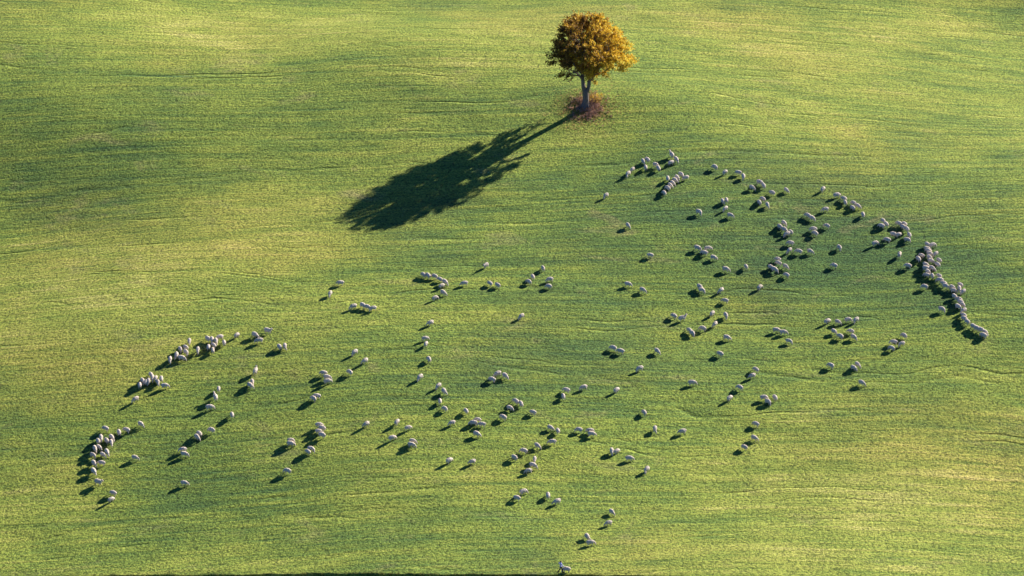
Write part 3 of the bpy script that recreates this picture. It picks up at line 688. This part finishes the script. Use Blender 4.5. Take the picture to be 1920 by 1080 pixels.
vz = hills(np.array([v_[0] for v_ in vs_]), np.array([v_[1] for v_ in vs_])); pts3 = []
for (x, y), z in zip(vs_, vz):
    a = rr.uniform(0, 6.283); s_ = rr.uniform(.05, .11); i = len(pts3); tl = rr.uniform(.02, .10)
    for j in range(4):
        aa = a + j * 1.5708; q_ = s_ * (1 if j % 2 else .6)
        pts3.append((x + math.cos(aa) * q_, y + math.sin(aa) * q_, z + .05 + (tl if j == 1 else 0)))
    fs_.append((i, i + 1, i + 2, i + 3))
me = bpy.data.meshes.new("fallen_leaves"); me.from_pydata(pts3, [], fs_); me.materials.append(lit)
tag(link("fallen_leaves", me), kind='stuff', label="brown and orange fallen leaves scattered on the grass under the tree", cat="leaves")

# ---------------------------------------------------------------- the person at the bottom edge
def simple(name, col, rough=0.9, col2=None, sc_=20):
    m, n, l, b = mat(name, rough)
    geo = n.new("ShaderNodeTexCoord").outputs["Object"]
    l.new(mixc(n, l, tex(n, l, geo, sc_, 3), col, col2 or tuple(c_ * .75 for c_ in col)), b.inputs["Base Color"])
    return m
skin_m, hair_m = simple("skin", (0.50, 0.30, 0.21), .6), simple("dark_hair", (0.02, 0.015, 0.012), .6)
shirt_m, trou_m, shoe_m = simple("shirt_cloth", (0.34, 0.36, 0.62), .9, (0.42, 0.44, 0.66)), simple("dark_trousers", (0.030, 0.032, 0.045)), simple("boot_leather", (0.03, 0.022, 0.018))
pw = at(1051.5, 1073.5); person = bpy.data.objects.new("person", None); COL.objects.link(person)
person.location = pw; person.scale = (1.06, 1.06, 1.06); person.rotation_euler = (0, 0, R(20))
tag(person, "dark-haired person in a pale blue shirt and dark trousers walking beside a sheep", "person")
# local frame: +X is where the person faces, +Y the left side; mid-stride, left leg behind
HIP = {1: V((0, .10, .92)), -1: V((0, -.10, .92))}
KNEE = {1: V((-.06, .11, .49)), -1: V((.17, -.10, .50))}
ANK = {1: V((-.34, .12, .12)), -1: V((.22, -.10, .08))}
SHO = {1: V((.02, .19, 1.44)), -1: V((.02, -.19, 1.44))}
ELB = {1: V((-.14, .40, 1.22)), -1: V((.12, -.30, 1.18))}
WRI = {1: V((.05, .34, 1.04)), -1: V((.36, -.30, 1.06))}
def T(p, r): return (p.x, p.y, p.z, r)
bm = Blob()
for z, rx, ry in ((.93, .115, .165), (1.02, .105, .15), (1.14, .105, .145), (1.26, .115, .16), (1.36, .115, .175), (1.43, .09, .15)):
    ball(bm, (0, 0, z), 1, rx, ry, .09, seg=14)
chain(bm, [(0, 0, 1.45, .06), (.02, 0, 1.56, .052)], .4, 10)
ball(bm, (.035, 0, 1.655), 1, .092, .075, .115, seg=16); ball(bm, (.075, 0, 1.60), .055, 1, .85, .8)
ball(bm, (.133, 0, 1.645), .017, .9, .8, 1.3)                                   # nose
for s_ in (1, -1):
    ball(bm, (.02, .077 * s_, 1.65), .028, .6, .4, 1)                            # ears
    ball(bm, (.115, .032 * s_, 1.672), .014)                                     # eyelids
    chain(bm, [T(HIP[s_], .088), T(KNEE[s_], .058), T(ANK[s_], .040)], .35, 12)
    a_ = ANK[s_]; chain(bm, [(a_.x - .03, a_.y, a_.z - .03, .042), (a_.x + .16, a_.y, a_.z - .045, .034)], .4, 8)
    chain(bm, [T(SHO[s_], .055), T(ELB[s_], .040), T(WRI[s_], .026)], .35, 10)
    w_ = WRI[s_]; d = (w_ - ELB[s_]).normalized(); side = V((0, 0, 1)).cross(d).normalized(); dn = d.cross(side)
    if dn.z > 0: dn = -dn
    ball(bm, w_ + d * .05, .03, 1.3, 1.0, .75)
    ball(bm, w_ + d * .05 + side * .015, .027); ball(bm, w_ + d * .05 - side * .015, .027)
    for k, ln in enumerate((.068, .078, .072, .055)):                            # four unequal curled fingers
        o_ = side * (.030 - .020 * k) * s_; r0 = w_ + d * .078 + o_
        m_ = r0 + d * ln * .5 + dn * .008; e_ = m_ + d * ln * .35 + dn * ln * .42
        chain(bm, [T(r0, .0095), T(m_, .0090), T(e_, .0080)], .4, 6)
    th = w_ + d * .03 + side * .03 * s_; chain(bm, [T(th, .012), T(th + side * .028 * s_ + d * .022 + dn * .01, .0105), T(th + side * .034 * s_ + d * .05 + dn * .02, .009)], .4, 6)
me = fuse(bm, "body", .0095, 2); me.materials.append(skin_m); link("body", me, person)
bm = Blob()
ball(bm, (.012, 0, 1.682), 1, .098, .088, .105, seg=16); ball(bm, (-.035, 0, 1.64), 1, .06, .075, .10, seg=14)
me = fuse(bm, "hair", .012, 2); me.materials.append(hair_m)
link("hair", me, person)
bm = Blob()
for z, rx, ry in ((.90, .140, .185), (1.0, .13, .17), (1.12, .128, .165), (1.26, .135, .178), (1.37, .132, .19), (1.44, .10, .15)):
    ball(bm, (0, 0, z), 1, rx, ry, .085, seg=14)
for s_ in (1, -1): chain(bm, [T(SHO[s_], .074), T(ELB[s_], .058), T(ELB[s_].lerp(WRI[s_], .75), .044)], .35, 10)
me = fuse(bm, "shirt", .018, 3); me.materials.append(shirt_m); link("shirt", me, person)
bm = Blob()
ball(bm, (0, 0, .90), 1, .132, .178, .11, seg=14)
for s_ in (1, -1): chain(bm, [T(HIP[s_], .105), T(KNEE[s_], .078), T(ANK[s_] + V((0, 0, .03)), .062)], .35, 12)
me = fuse(bm, "trousers", .018, 3); me.materials.append(trou_m); link("trousers", me, person)
for s_ in (1, -1):
    bm = Blob(); a_ = ANK[s_]
    chain(bm, [(a_.x - .05, a_.y, a_.z - .025, .055), (a_.x + .10, a_.y, a_.z - .03, .052), (a_.x + .20, a_.y, a_.z - .042, .042)], .35, 10)
    chain(bm, [(a_.x, a_.y, a_.z + .06, .052), (a_.x - .02, a_.y, a_.z, .055)], .4, 10)
    me = fuse(bm, "boot", .012, 2); me.materials.append(shoe_m); link("boot", me, person)
